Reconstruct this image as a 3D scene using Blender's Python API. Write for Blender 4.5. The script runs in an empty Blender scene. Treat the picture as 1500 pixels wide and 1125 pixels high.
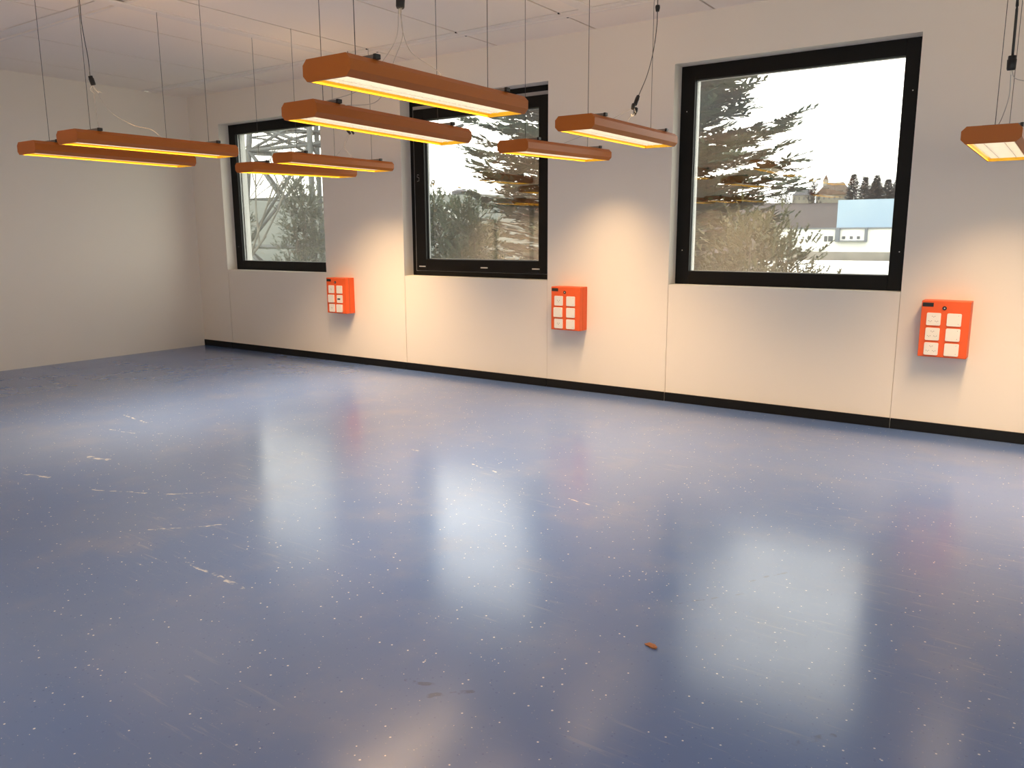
import bpy, bmesh, math, random
from mathutils import Vector, Matrix

SC = bpy.context.scene
COL = SC.collection
R = math.radians

# ------------------------------------------------------------------ camera
CAM_H = 1.4
cam_d = bpy.data.cameras.new('camera')
cam = bpy.data.objects.new('camera', cam_d)
COL.objects.link(cam)
cr = Vector((0.82202642, 0.5694359, -0.00391353))
cu = Vector((-0.10116917, 0.15280207, 0.98306476))
cf = Vector((-0.56039037, 0.80770928, -0.1832167))
cam.matrix_world = Matrix(((cr.x, cu.x, -cf.x, 0), (cr.y, cu.y, -cf.y, 0), (cr.z, cu.z, -cf.z, CAM_H), (0, 0, 0, 1)))
cam_d.sensor_width = 36.0
cam_d.sensor_fit = 'HORIZONTAL'
cam_d.lens = 1170.606 / 1500 * 36.0
cam_d.clip_start = 0.05
cam_d.clip_end = 2000
SC.camera = cam

# ------------------------------------------------------------------ world, exposure
SKY_STRENGTH = 3.4
LAMP_POWER = 18.0
CEILING_FILL_POWER = 1.15
LAMP_COLOR = (1.0, 0.66, 0.36)
LAMP_SPREAD = 112
SC.view_settings.view_transform = 'Standard'
SC.view_settings.look = 'None'
SC.view_settings.gamma = 1.0
SC.view_settings.use_curve_mapping = False
SC.view_settings.exposure = 0.42

world = bpy.data.worlds.new('overcast_sky')
SC.world = world
world.use_nodes = True
wn = world.node_tree.nodes
wl = world.node_tree.links
wn.clear()
w_out = wn.new('ShaderNodeOutputWorld')
w_bg = wn.new('ShaderNodeBackground')
w_tc = wn.new('ShaderNodeTexCoord')
w_map = wn.new('ShaderNodeMapping')
w_map.inputs['Scale'].default_value = (1.0, 1.0, 5.0)
w_noise = wn.new('ShaderNodeTexNoise')
w_noise.inputs['Scale'].default_value = 2.2
w_noise.inputs['Detail'].default_value = 4
w_ramp = wn.new('ShaderNodeValToRGB')
w_ramp.color_ramp.elements[0].position = 0.35
w_ramp.color_ramp.elements[0].color = (0.97, 0.905, 0.80, 1)
w_ramp.color_ramp.elements[1].position = 0.65
w_ramp.color_ramp.elements[1].color = (1.0, 0.93, 0.825, 1)
wl.new(w_tc.outputs['Generated'], w_map.inputs['Vector'])
wl.new(w_map.outputs['Vector'], w_noise.inputs['Vector'])
wl.new(w_noise.outputs['Fac'], w_ramp.inputs['Fac'])
wl.new(w_ramp.outputs['Color'], w_bg.inputs['Color'])
w_bg.inputs['Strength'].default_value = SKY_STRENGTH
wl.new(w_bg.outputs['Background'], w_out.inputs['Surface'])

cy = SC.cycles
cy.max_bounces = 10
cy.diffuse_bounces = 6
cy.glossy_bounces = 4
cy.transmission_bounces = 6
cy.transparent_max_bounces = 16
cy.caustics_reflective = False
cy.caustics_refractive = False
cy.sample_clamp_indirect = 2.5
cy.use_denoising = True
cy.denoising_prefilter = 'ACCURATE'

# ------------------------------------------------------------------ room dimensions (metres)
XL, XR = -9.23, 6.1
YB, YF = 6.253, -2.1
ZC = 3.092
SILL, HEAD = 0.990, 2.730
REV = 0.141
WINS = [(-8.648, -6.868), (-5.695, -3.938), (-2.750, -0.975), (0.20, 1.97), (3.15, 4.92)]
for i, (a, b) in enumerate(WINS):          # sky portals just help sampling the daylight in the window openings
    ld = bpy.data.lights.new('window_daylight', 'AREA')
    ld.shape = 'RECTANGLE'
    ld.size = b - a
    ld.size_y = HEAD - SILL
    ld.cycles.is_portal = True
    lo = bpy.data.objects.new('window_daylight', ld)
    COL.objects.link(lo)
    lo.location = ((a + b) / 2, YB + 0.36, (SILL + HEAD) / 2)
    lo.rotation_euler = (R(-90), 0, 0)


ld = bpy.data.lights.new('window_daylight', 'AREA')
ld.shape = 'RECTANGLE'
ld.size = 2.5
ld.size_y = 4.3
ld.cycles.is_portal = True
lo = bpy.data.objects.new('window_daylight', ld)
COL.objects.link(lo)
lo.location = (XR + 0.22, 0.43, 1.6)
lo.rotation_euler = (0, R(90), 0)
ld = bpy.data.lights.new('window_daylight', 'AREA')
ld.shape = 'RECTANGLE'
ld.size = 4.5
ld.size_y = 2.4
ld.cycles.is_portal = True
lo = bpy.data.objects.new('window_daylight', ld)
COL.objects.link(lo)
lo.location = (0.95, YF - 0.22, 1.65)
lo.rotation_euler = (R(90), 0, 0)


# ------------------------------------------------------------------ helpers
def tag(o, label=None, cat=None, group=None, kind=None):
    if label: o['label'] = label
    if cat: o['category'] = cat
    if group: o['group'] = group
    if kind: o['kind'] = kind
    return o


def empty(name, loc=(0, 0, 0), rot=(0, 0, 0), parent=None):
    o = bpy.data.objects.new(name, None)
    o.empty_display_size = 0.1
    o.location = loc
    o.rotation_euler = rot
    COL.objects.link(o)
    if parent: o.parent = parent
    return o


def link(name, bm, mat, parent=None, smooth=False, bevel=0.0, seg=2):
    me = bpy.data.meshes.new(name)
    if smooth:
        for f in bm.faces: f.smooth = True
    bm.normal_update()
    bm.to_mesh(me)
    bm.free()
    mats = mat if isinstance(mat, (list, tuple)) else [mat]
    for m in mats: me.materials.append(m)
    o = bpy.data.objects.new(name, me)
    COL.objects.link(o)
    if parent: o.parent = parent
    if bevel > 0:
        b = o.modifiers.new('bevel', 'BEVEL')
        b.width = bevel
        b.segments = seg
        b.limit_method = 'ANGLE'
    return o


def bx(bm, a, b, mi=0, M=None):
    x0, y0, z0 = a
    x1, y1, z1 = b
    P = [(x0, y0, z0), (x1, y0, z0), (x1, y1, z0), (x0, y1, z0), (x0, y0, z1), (x1, y0, z1), (x1, y1, z1), (x0, y1, z1)]
    v = [bm.verts.new(M @ Vector(p) if M else p) for p in P]
    for f in ((0, 3, 2, 1), (4, 5, 6, 7), (0, 1, 5, 4), (1, 2, 6, 5), (2, 3, 7, 6), (3, 0, 4, 7)):
        fc = bm.faces.new([v[i] for i in f])
        fc.material_index = mi
    return v


def tube(bm, pts, rad, n=6, mi=0, cap=True):
    pts = [Vector(p) for p in pts]
    rads = rad if isinstance(rad, (list, tuple)) else [rad] * len(pts)
    rings = []
    ref = Vector((0, 0, 1))
    for i, p in enumerate(pts):
        d = (pts[min(i + 1, len(pts) - 1)] - pts[max(i - 1, 0)])
        if d.length < 1e-9: d = Vector((0, 0, 1))
        d.normalize()
        rf = ref if abs(d.dot(ref)) < 0.95 else Vector((1, 0, 0))
        s = d.cross(rf).normalized()
        t = s.cross(d).normalized()
        rings.append([bm.verts.new(p + (s * math.cos(2 * math.pi * k / n) + t * math.sin(2 * math.pi * k / n)) * rads[i]) for k in range(n)])
    for a, b in zip(rings, rings[1:]):
        for k in range(n):
            f = bm.faces.new((a[k], a[(k + 1) % n], b[(k + 1) % n], b[k]))
            f.material_index = mi
            f.smooth = True
    if cap and n > 2:
        for r_ in (rings[0][::-1], rings[-1]):
            try:
                f = bm.faces.new(r_)
                f.material_index = mi
            except ValueError:
                pass


def bar(bm, a, b, w, mi=0):
    tube(bm, [a, b], w, 4, mi)


def spline(pts, n=6):
    """Catmull-Rom through the points."""
    P = [Vector(p) for p in pts]
    P = [P[0] * 2 - P[1]] + P + [P[-1] * 2 - P[-2]]
    out = []
    for i in range(1, len(P) - 2):
        for k in range(n):
            t = k / n
            a, b, c, d = P[i - 1], P[i], P[i + 1], P[i + 2]
            out.append(0.5 * ((2 * b) + (c - a) * t + (2 * a - 5 * b + 4 * c - d) * t * t + (3 * b - a - 3 * c + d) * t ** 3))
    out.append(P[-2].copy())
    return out


# ------------------------------------------------------------------ materials
class NT:
    def __init__(self, name):
        self.m = bpy.data.materials.new(name)
        self.m.use_nodes = True
        self.n = self.m.node_tree.nodes
        self.l = self.m.node_tree.links
        self.n.clear()
        self.out = self.n.new('ShaderNodeOutputMaterial')

    def node(self, t, **kw):
        nd = self.n.new('ShaderNode' + t)
        for k, v in kw.items():
            if k in nd.inputs.keys():
                nd.inputs[k].default_value = v
            else:
                setattr(nd, k, v)
        return nd

    def val(self, sock, x):
        if hasattr(x, 'is_linked') or hasattr(x, 'links'):
            self.l.new(x, sock)
        else:
            sock.default_value = x

    def math(self, op, a, b=0.0, c=0.0, clamp=False):
        nd = self.n.new('ShaderNodeMath')
        nd.operation = op
        nd.use_clamp = clamp
        self.val(nd.inputs[0], a)
        self.val(nd.inputs[1], b)
        self.val(nd.inputs[2], c)
        return nd.outputs[0]

    def mix(self, fac, a, b):
        nd = self.n.new('ShaderNodeMix')
        nd.data_type = 'RGBA'
        self.val(nd.inputs[0], fac)
        for s, x in ((nd.inputs[6], a), (nd.inputs[7], b)):
            if isinstance(x, tuple): s.default_value = (*x[:3], 1)
            else: self.l.new(x, s)
        return nd.outputs[2]

    def ramp(self, fac, lo, hi, a=0.0, b=1.0):
        nd = self.n.new('ShaderNodeMapRange')
        nd.interpolation_type = 'SMOOTHSTEP'
        self.l.new(fac, nd.inputs[0])
        nd.inputs[1].default_value = lo
        nd.inputs[2].default_value = hi
        nd.inputs[3].default_value = a
        nd.inputs[4].default_value = b
        return nd.outputs[0]

    def obj(self, scale=(1, 1, 1), rot=(0, 0, 0), loc=(0, 0, 0)):
        tc = self.n.new('ShaderNodeTexCoord')
        mp = self.n.new('ShaderNodeMapping')
        mp.inputs['Scale'].default_value = scale
        mp.inputs['Rotation'].default_value = rot
        mp.inputs['Location'].default_value = loc
        self.l.new(tc.outputs['Object'], mp.inputs['Vector'])
        return mp.outputs['Vector']

    def noise(self, vec, scale, detail=3.0, rough=0.5, out='Fac'):
        nd = self.n.new('ShaderNodeTexNoise')
        self.l.new(vec, nd.inputs['Vector'])
        nd.inputs['Scale'].default_value = scale
        nd.inputs['Detail'].default_value = detail
        nd.inputs['Roughness'].default_value = rough
        return nd.outputs[out]

    def pbsdf(self, color, rough=0.5, metal=0.0, spec=0.5, bump=None, bump_d=0.01, emit=None, emit_s=0.0, coat=0.0, coat_r=0.1):
        b = self.n.new('ShaderNodeBsdfPrincipled')
        if isinstance(color, tuple): b.inputs['Base Color'].default_value = (*color[:3], 1)
        else: self.l.new(color, b.inputs['Base Color'])
        self.val(b.inputs['Roughness'], rough)
        b.inputs['Metallic'].default_value = metal
        b.inputs['Specular IOR Level'].default_value = spec
        b.inputs['Coat Weight'].default_value = coat
        b.inputs['Coat Roughness'].default_value = coat_r
        if bump is not None:
            bp = self.n.new('ShaderNodeBump')
            bp.inputs['Strength'].default_value = 0.3
            bp.inputs['Distance'].default_value = bump_d
            self.l.new(bump, bp.inputs['Height'])
            self.l.new(bp.outputs['Normal'], b.inputs['Normal'])
        if emit:
            b.inputs['Emission Color'].default_value = (*emit, 1)
            b.inputs['Emission Strength'].default_value = emit_s
        self.l.new(b.outputs['BSDF'], self.out.inputs['Surface'])
        return b


def simple(name, color, rough=0.5, metal=0.0, spec=0.5, var=0.06, nscale=30.0, bump=0.0):
    t = NT(name)
    v = t.obj()
    n = t.noise(v, nscale, 3)
    lo = tuple(max(0, c * (1 - var)) for c in color)
    hi = tuple(min(1, c * (1 + var)) for c in color)
    t.pbsdf(t.mix(n, lo, hi), rough, metal, spec, n if bump else None, bump or 0.01)
    return t.m


def plaster(name, color):
    t = NT(name)
    v = t.obj()
    big = t.noise(v, 0.8, 3)
    fine = t.noise(v, 160, 2)
    c = t.mix(big, tuple(x * 0.965 for x in color), color)
    t.pbsdf(c, 0.62, 0, 0.35, fine, 0.0006)
    return t.m


M_WALL = plaster('white_wall_paint', (0.875, 0.805, 0.705))
M_CEIL = plaster('white_ceiling_panel', (0.93, 0.845, 0.755))
M_GAP = simple('dark_joint', (0.05, 0.045, 0.04), 0.9)
M_BLACK = simple('black_window_aluminium', (0.0028, 0.0026, 0.0026), 0.45, 0, 0.22, 0.2, 60)
M_BASE = simple('black_skirting', (0.004, 0.004, 0.004), 0.45, 0, 0.25, 0.3, 20)
M_PALEGREY = simple('pale_grey_profile', (0.42, 0.40, 0.385), 0.5)
M_SPACER = simple('pale_spacer', (0.62, 0.64, 0.63), 0.4)
M_SILVER = simple('silver_cap', (0.75, 0.73, 0.7), 0.3, 0.6)
M_RAIL = plaster('ceiling_channel', (0.87, 0.81, 0.75))
M_DOOR = simple('white_door_laminate', (0.82, 0.76, 0.68), 0.5)
M_STEEL = simple('hanger_steel', (0.22, 0.20, 0.19), 0.4, 0.7)
M_WIRE = simple('dark_wire', (0.06, 0.055, 0.055), 0.5, 0.3)
M_BLKPL = simple('black_plastic', (0.008, 0.008, 0.008), 0.45)
M_CLEAR = simple('translucent_flex', (0.52, 0.46, 0.40), 0.35)
M_PALE = simple('pale_flex_end', (0.80, 0.74, 0.62), 0.4)
M_PLATE = simple('white_socket_plastic', (0.86, 0.82, 0.74), 0.35, 0, 0.5, 0.01)
M_RED = simple('vermilion_box_paint', (0.80, 0.112, 0.022), 0.42, 0, 0.45, 0.04, 25)
M_LABEL = simple('black_label_strip', (0.010, 0.009, 0.009), 0.3)
M_HOLE = simple('socket_hole', (0.10, 0.085, 0.07), 0.8)

# orange lamp paint
t = NT('orange_lamp_paint')
v = t.obj((1, 1, 1))
n = t.noise(v, 420, 2)
t.pbsdf(t.mix(n, (0.42, 0.112, 0.013), (0.49, 0.138, 0.019)), 0.45, 0.0, 0.32, n, 0.0004, coat=0.0)
M_ORANGE = t.m
M_INNER = simple('lamp_inner_reflector', (0.90, 0.55, 0.02), 0.35)
M_LOUVRE = simple('white_louvre', (0.85, 0.82, 0.76), 0.4)
t = NT('lit_diffuser')
e = t.node('Emission')
e.inputs['Color'].default_value = (1.0, 0.84, 0.60, 1)
e.inputs['Strength'].default_value = 2.3
t.l.new(e.outputs[0], t.out.inputs['Surface'])
M_LIT = t.m

# glass: two-surface pane, reflecting and slightly dirty
t = NT('window_glass')
fr = t.node('LayerWeight')
fr.inputs['Blend'].default_value = 0.5
fac = t.math('MULTIPLY_ADD', t.math('POWER', fr.outputs['Facing'], 5.0), 0.82, 0.18, True)
tr = t.node('BsdfTransparent')
tr.inputs['Color'].default_value = (0.955, 0.985, 0.985, 1)
gl = t.node('BsdfGlossy')
gl.inputs['Roughness'].default_value = 0.003
gl.inputs['Color'].default_value = (1, 1, 1, 1)
mx = t.node('MixShader')
t.l.new(fac, mx.inputs[0])
t.l.new(tr.outputs[0], mx.inputs[1])
t.l.new(gl.outputs[0], mx.inputs[2])
vo = t.node('TexVoronoi')
vo.inputs['Scale'].default_value = 26
t.l.new(t.obj(), vo.inputs['Vector'])
sx = t.node('SeparateColor')
t.l.new(vo.outputs['Color'], sx.inputs[0])
dot = t.math('LESS_THAN', vo.outputs['Distance'], t.math('MULTIPLY', t.ramp(sx.outputs[0], 0.72, 1.0), 0.075))
df = t.node('BsdfTranslucent')
df.inputs['Color'].default_value = (0.9, 0.93, 0.93, 1)
mx2 = t.node('MixShader')
t.l.new(t.math('MULTIPLY', dot, 0.55), mx2.inputs[0])
t.l.new(mx.outputs[0], mx2.inputs[1])
t.l.new(df.outputs[0], mx2.inputs[2])
t.l.new(mx2.outputs[0], t.out.inputs['Surface'])
M_GLASS = t.m


# floor: blue speckled rubber with scuffs and scratches
def floor_material():
    t = NT('blue_speckled_floor')
    v = t.obj()
    big = t.noise(v, 0.55, 4)
    mid = t.noise(v, 2.4, 5, 0.6)
    base = t.mix(t.ramp(big, 0.3, 0.7), (0.084, 0.158, 0.392), (0.114, 0.180, 0.372))
    base = t.mix(t.ramp(mid, 0.45, 0.8, 0, 0.22), base, (0.24, 0.25, 0.30))
    # pale and dark chips
    def chips(scale, thr, lo, hi, off):
        vo = t.node('TexVoronoi')
        vo.inputs['Scale'].default_value = scale
        t.l.new(t.obj(loc=off), vo.inputs['Vector'])
        s = t.node('SeparateColor')
        t.l.new(vo.outputs['Color'], s.inputs[0])
        size = t.math('MULTIPLY', t.ramp(s.outputs[0], lo, 1.0), thr)
        return t.math('LESS_THAN', vo.outputs['Distance'], size)
    c1 = chips(42, 0.15, 0.52, 1, (0, 0, 0))
    c2 = chips(70, 0.17, 0.30, 1, (3.1, 1.7, 0))
    c3 = chips(55, 0.20, 0.55, 1, (7.3, 4.1, 0))
    base = t.mix(t.math('MULTIPLY', c3, 0.3), base, (0.03, 0.05, 0.16))
    base = t.mix(t.math('MULTIPLY', c2, 0.30), base, (0.32, 0.36, 0.50))
    base = t.mix(t.math('MULTIPLY', c1, 0.85), base, (0.62, 0.66, 0.74))
    # scuffs: stretched, thresholded noise
    patch = t.noise(t.obj(loc=(2.0, 0.7, 0)), 0.9, 2)
    for rot, loc in ((R(35), (0, 0, 0)), (R(-20), (5, 2, 0)), (R(80), (1, 9, 0))):
        s = t.noise(t.obj((1.2, 16, 1), (0, 0, rot), loc), 2.6, 6, 0.65)
        f = t.math('MULTIPLY', t.ramp(s, 0.60, 0.68), t.ramp(patch, 0.46, 0.62, 0, 0.15))
        base = t.mix(f, base, (0.42, 0.44, 0.50))
    # single scratches
    tc = t.node('TexCoord')
    wob = t.noise(tc.outputs['Object'], 9, 3, 0.6, 'Color')
    vm = t.node('VectorMath')
    vm.operation = 'MULTIPLY_ADD'
    t.l.new(wob, vm.inputs[0])
    vm.inputs[1].default_value = (0.05, 0.05, 0)
    vm.inputs[2].default_value = (0, 0, 0)
    sub = t.node('VectorMath')
    sub.operation = 'ADD'
    t.l.new(tc.outputs['Object'], sub.inputs[0])
    t.l.new(vm.outputs[0], sub.inputs[1])
    sp = t.node('SeparateXYZ')
    t.l.new(sub.outputs[0], sp.inputs[0])
    brk = t.noise(tc.outputs['Object'], 26, 2)
    lines = [  # ax, ay, bx, by, width, pale?
        (-3.03, 1.89, -2.62, 1.87, 0.010, 1), (-5.10, 2.55, -4.93, 2.58, 0.018, 1), (-5.05, 2.12, -4.86, 2.18, 0.013, 1),
        (-6.1, 3.35, -5.7, 3.30, 0.008, 1), (-5.75, 3.02, -5.45, 3.06, 0.007, 1), (-5.3, 3.15, -5.22, 3.18, 0.010, 1),
        (-3.50, 3.86, -3.42, 3.84, 0.008, 1), (-2.95, 3.80, -2.72, 3.74, 0.006, 1), (-2.16, 3.56, -1.92, 3.54, 0.005, 1),
        (-4.0, 2.35, -3.8, 2.55, 0.006, 1), (-4.4, 2.2, -3.9, 2.42, 0.005, 1), (-3.55, 2.02, -3.30, 2.28, 0.006, 1),
        (-0.985, 3.03, -0.86, 3.25, 0.006, 0), (-1.12, 2.72, -0.92, 2.98, 0.005, 0), (-0.5, 2.1, -0.42, 2.2, 0.012, 0),
        (-1.55, 1.66, -1.40, 1.80, 0.010, 0), (-1.62, 1.72, -1.52, 1.76, 0.008, 0)]
    for ax, ay, bx_, by, w, pale in lines:
        ax += 0.025; bx_ += 0.025; ay += 0.025; by += 0.025
        dx, dy = bx_ - ax, by - ay
        L2 = dx * dx + dy * dy
        px = t.math('SUBTRACT', sp.outputs[0], ax)
        py = t.math('SUBTRACT', sp.outputs[1], ay)
        h = t.math('ADD', t.math('MULTIPLY', px, dx / L2), t.math('MULTIPLY', py, dy / L2), 0, True)
        qx = t.math('SUBTRACT', px, t.math('MULTIPLY', h, dx))
        qy = t.math('SUBTRACT', py, t.math('MULTIPLY', h, dy))
        d = t.math('SQRT', t.math('ADD', t.math('MULTIPLY', qx, qx), t.math('MULTIPLY', qy, qy)))
        f = t.math('MULTIPLY', t.math('LESS_THAN', d, w), t.ramp(brk, 0.45, 0.62, 0, 0.55 if pale else 0.5))
        base = t.mix(f, base, (0.62, 0.66, 0.70) if pale else (0.05, 0.06, 0.09))
    rough = t.ramp(mid, 0.3, 0.8, 0.18, 0.235)
    t.pbsdf(base, rough, 0, 0.5).inputs['IOR'].default_value = 1.68
    return t.m


M_FLOOR = floor_material()

# ------------------------------------------------------------------ room shell
bm = bmesh.new()
bx(bm, (XL - 0.2, YF - 0.2, -0.15), (XR + 0.2, YB + 0.35, 0.0))
tag(link('floor', bm, M_FLOOR), kind='structure')

# window wall: full-height piers, lintels, and separate spandrel panels (fine joints under each window edge)
bm = bmesh.new()
xs = [XL - 0.2] + [x for w in WINS for x in w] + [XR + 0.2]
T = 0.36
for i in range(0, len(xs), 2):
    bx(bm, (xs[i], YB, 0), (xs[i + 1], YB + T, ZC))
for a, b in WINS:
    bx(bm, (a, YB, HEAD), (b, YB + T, ZC))
    bx(bm, (a + 0.004, YB + 0.002, 0), (b - 0.004, YB + T, SILL))
    for x in (a, b):
        bx(bm, (x - 0.006, YB + 0.010, 0), (x + 0.006, YB + T - 0.01, SILL - 0.004))
tag(link('wall_back', bm, M_WALL), kind='structure')
bm = bmesh.new()
bx(bm, (XL - 0.2, YF - 0.2, 0), (XL, YB + 0.002, ZC))
tag(link('wall_left', bm, M_WALL), kind='structure')
bm = bmesh.new()
RW = (YF + 0.35, 2.6)                 # glazed opening added in the unseen right-hand wall for more daylight
bx(bm, (XR, YF - 0.2, 0), (XR + 0.2, RW[0], ZC))
bx(bm, (XR, RW[1], 0), (XR + 0.2, YB + 0.002, ZC))
bx(bm, (XR, RW[0], 0), (XR + 0.2, RW[1], 0.35))
bx(bm, (XR, RW[0], 2.85), (XR + 0.2, RW[1], ZC))
tag(link('wall_right', bm, M_WALL), kind='structure')
FW = (-1.3, 3.2)                            # added glazed opening behind the camera, throws daylight onto the window wall
bm = bmesh.new()
bx(bm, (XL - 0.2, YF - 0.2, 0), (FW[0], YF, ZC))
bx(bm, (FW[1], YF - 0.2, 0), (XR + 0.2, YF, ZC))
bx(bm, (FW[0], YF - 0.2, 0), (FW[1], YF, 0.45))
bx(bm, (FW[0], YF - 0.2, 2.85), (FW[1], YF, ZC))
tag(link('wall_front', bm, M_WALL), kind='structure')

# ceiling: panels with dark open joints and two channel bands that run along the window wall
CH = [(3.405, 3.575), (5.655, 5.80)]
seams = [-8.60, -7.57, -6.55, -5.54, -4.49, -3.47, -2.44, -1.41, -0.38, 0.65, 1.68, 2.71, 3.74, 4.77, 5.80]
bm = bmesh.new()
g = 0.0085
ys = [YF - 0.1, CH[0][0], CH[0][1], CH[1][0], CH[1][1], YB + 0.05]
xx = [XL - 0.1] + seams + [XR + 0.1]
for i in range(len(xx) - 1):
    for j in (0, 2, 4):
        bx(bm, (xx[i] + g, ys[j] + g, ZC), (xx[i + 1] - g, ys[j + 1] - g, ZC + 0.05))
ceil = link('ceiling', bm, M_CEIL)
tag(ceil, kind='structure')
bm = bmesh.new()
bx(bm, (XL - 0.2, YF - 0.2, ZC + 0.055), (XR + 0.2, YB + 0.36, ZC + 0.2))
link('ceiling_void', bm, M_GAP, ceil)
for k, (y0, y1) in enumerate(CH):
    bm = bmesh.new()
    bx(bm, (XL - 0.05, y0, ZC - 0.004), (XR + 0.05, y0 + 0.022, ZC + 0.03))
    bx(bm, (XL - 0.05, y1 - 0.022, ZC - 0.004), (XR + 0.05, y1, ZC + 0.03))
    bx(bm, (XL - 0.05, y0 + 0.022, ZC + 0.010), (XR + 0.05, y1 - 0.022, ZC + 0.03))
    tag(link('trim_%d' % (k + 1), bm, M_RAIL), kind='structure')
    bm = bmesh.new()
# two shallow beams that run out from the window side over the lamp rows
for k, (x, y0) in enumerate(((-5.97, 1.2), (-3.22, 1.2))):
    bm = bmesh.new()
    bx(bm, (x - 0.055, y0, ZC - 0.012), (x + 0.055, 5.66, ZC + 0.002))
    tag(link('trim_%d' % (k + 3), bm, M_RAIL, bevel=0.006), kind='structure')
# small dark fixing heads where the joints meet the channels
bm = bmesh.new()
for x in (-5.54, -4.49, -3.47, -2.44):
    for y in (3.41, 3.57, 5.66, 5.795):
        bx(bm, (x - 0.008, y - 0.008, ZC - 0.006), (x + 0.008, y + 0.008, ZC + 0.003))
tag(link('trim_5', bm, M_GAP), kind='structure')

# skirting in lengths, one per wall panel
bm = bmesh.new()
cut = sorted([XL + 0.002] + [x for w in WINS for x in w] + [XR - 0.002])
for a, b in zip(cut, cut[1:]):
    bx(bm, (a + 0.003, YB - 0.012, 0.001), (b - 0.003, YB + 0.001, 0.0765))
tag(link('baseboard_back', bm, M_BASE, bevel=0.0015, seg=1), kind='structure')

# two pale doors low on the left wall behind the camera line (added for the warm rectangles that show mirrored in the middle window pane)
for k, (y, w) in enumerate(((0.12, 1.18), (-1.14, 0.90))):
    r_ = empty('door_%d' % (k + 1), (XL, y, 0), (0, 0, R(-90)))
    tag(r_, kind='structure')
    bm = bmesh.new()
    bx(bm, (0.03, 0.001, 0.005), (w - 0.03, 0.045, 1.95))
    link('door_leaf', bm, M_DOOR, r_, bevel=0.003)
    bm = bmesh.new()
    bx(bm, (-0.015, 0.001, 0), (0.025, 0.06, 2.0))
    bx(bm, (w - 0.025, 0.001, 0), (w + 0.015, 0.06, 2.0))
    bx(bm, (0.025, 0.001, 1.955), (w - 0.025, 0.06, 2.0))
    link('door_frame', bm, M_PALEGREY, r_)
    bm = bmesh.new()
    tube(bm, [(w - 0.1, 0.045, 1.03), (w - 0.1, 0.10, 1.03), (w - 0.21, 0.10, 1.03)], 0.009, 8)
    link('door_handle', bm, M_SILVER, r_)


# ------------------------------------------------------------------ windows
def rect_frame(bm, x0, x1, z0, z1, w, y0, y1, mi=0, wb=None, wt=None):
    wb = w if wb is None else wb
    wt = w if wt is None else wt
    bx(bm, (x0, y0, z0), (x0 + w, y1, z1), mi)
    bx(bm, (x1 - w, y0, z0), (x1, y1, z1), mi)
    bx(bm, (x0 + w, y0, z0), (x1 - w, y1, z0 + wb), mi)
    bx(bm, (x0 + w, y0, z1 - wt), (x1 - w, y1, z1), mi)


def window(n, a, b, opening):
    root = empty('window_%d' % n, (a, YB + REV, SILL))
    tag(root, kind='structure')
    W, H = b - a, HEAD - SILL
    if not opening:
        bm = bmesh.new()
        rect_frame(bm, 0.0, W, 0.0, H, 0.118, 0.0, 0.075, 0, 0.108, 0.112)
        link('window_frame', bm, M_BLACK, root, bevel=0.003)
        gx, gb, gt = 0.118, 0.108, 0.112
        bm = bmesh.new()
        for x in (0.055, W - 0.055):
            for z in (0.28, H - 0.35):
                tube(bm, [(x, 0.002, z), (x, -0.0015, z)], 0.004, 8)
        link('cover_screw', bm, M_SILVER, root)
    else:
        bm = bmesh.new()
        rect_frame(bm, 0.0, W, 0.0, H, 0.040, 0.0, 0.075, 0, 0.045, 0.050)
        link('window_frame', bm, M_BLACK, root, bevel=0.003)
        bm = bmesh.new()
        rect_frame(bm, 0.062, W - 0.05, 0.050, H - 0.085, 0.130, -0.016, 0.070, 0, 0.118, 0.105)
        sash = link('sash', bm, M_BLACK, root, bevel=0.004)
        bm = bmesh.new()
        rect_frame(bm, 0.040, W - 0.04, 0.046, H - 0.050, 0.021, 0.006, 0.06, 0, 0.004, 0.034)
        link('gap_highlight', bm, M_PALEGREY, root)  # pale strip put in for the highlight between frame and sash
        for x in (0.10, 0.90, W - 0.25):
            bm = bmesh.new()
            bx(bm, (x, -0.021, 0.088), (x + 0.085, -0.015, 0.100))
            link('drain_cap', bm, M_SILVER, root, bevel=0.002)
        bm = bmesh.new()                       # the small pale mark on the sash, like a 5 or S in outline
        P = [(0.012, 0.03), (-0.010, 0.036), (-0.014, 0.012), (0.012, 0.004), (0.012, -0.026), (-0.014, -0.030)]
        tube(bm, [(0.112 + x, -0.0165, 0.985 + z) for x, z in P], 0.003, 5)
        link('sash_mark', bm, M_PALEGREY, root)
        gx, gb, gt = 0.198, 0.170, 0.190
    # glazing: pale spacer seen at the edge, then the pane
    bm = bmesh.new()
    rect_frame(bm, gx - 0.012, W - gx + 0.012, gb - 0.012, H - gt + 0.012, 0.014, 0.020, 0.060)
    link('glazing_bead', bm, M_BLACK, root)
    bm = bmesh.new()
    rect_frame(bm, gx - 0.006, W - gx + 0.006, gb - 0.006, H - gt + 0.006, 0.012, 0.036, 0.048)
    link('spacer', bm, M_SPACER, root)
    bm = bmesh.new()
    bx(bm, (gx - 0.008, 0.032, gb - 0.008), (W - gx + 0.008, 0.052, H - gt + 0.008))
    link('glass_pane', bm, M_GLASS, root)
    # outer frame profile and reveal outside
    bm = bmesh.new()
    rect_frame(bm, 0.0, W, 0.0, H, 0.10, 0.080, 0.16)
    link('outer_frame', bm, M_SPACER if not opening else M_SPACER, root)


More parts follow.
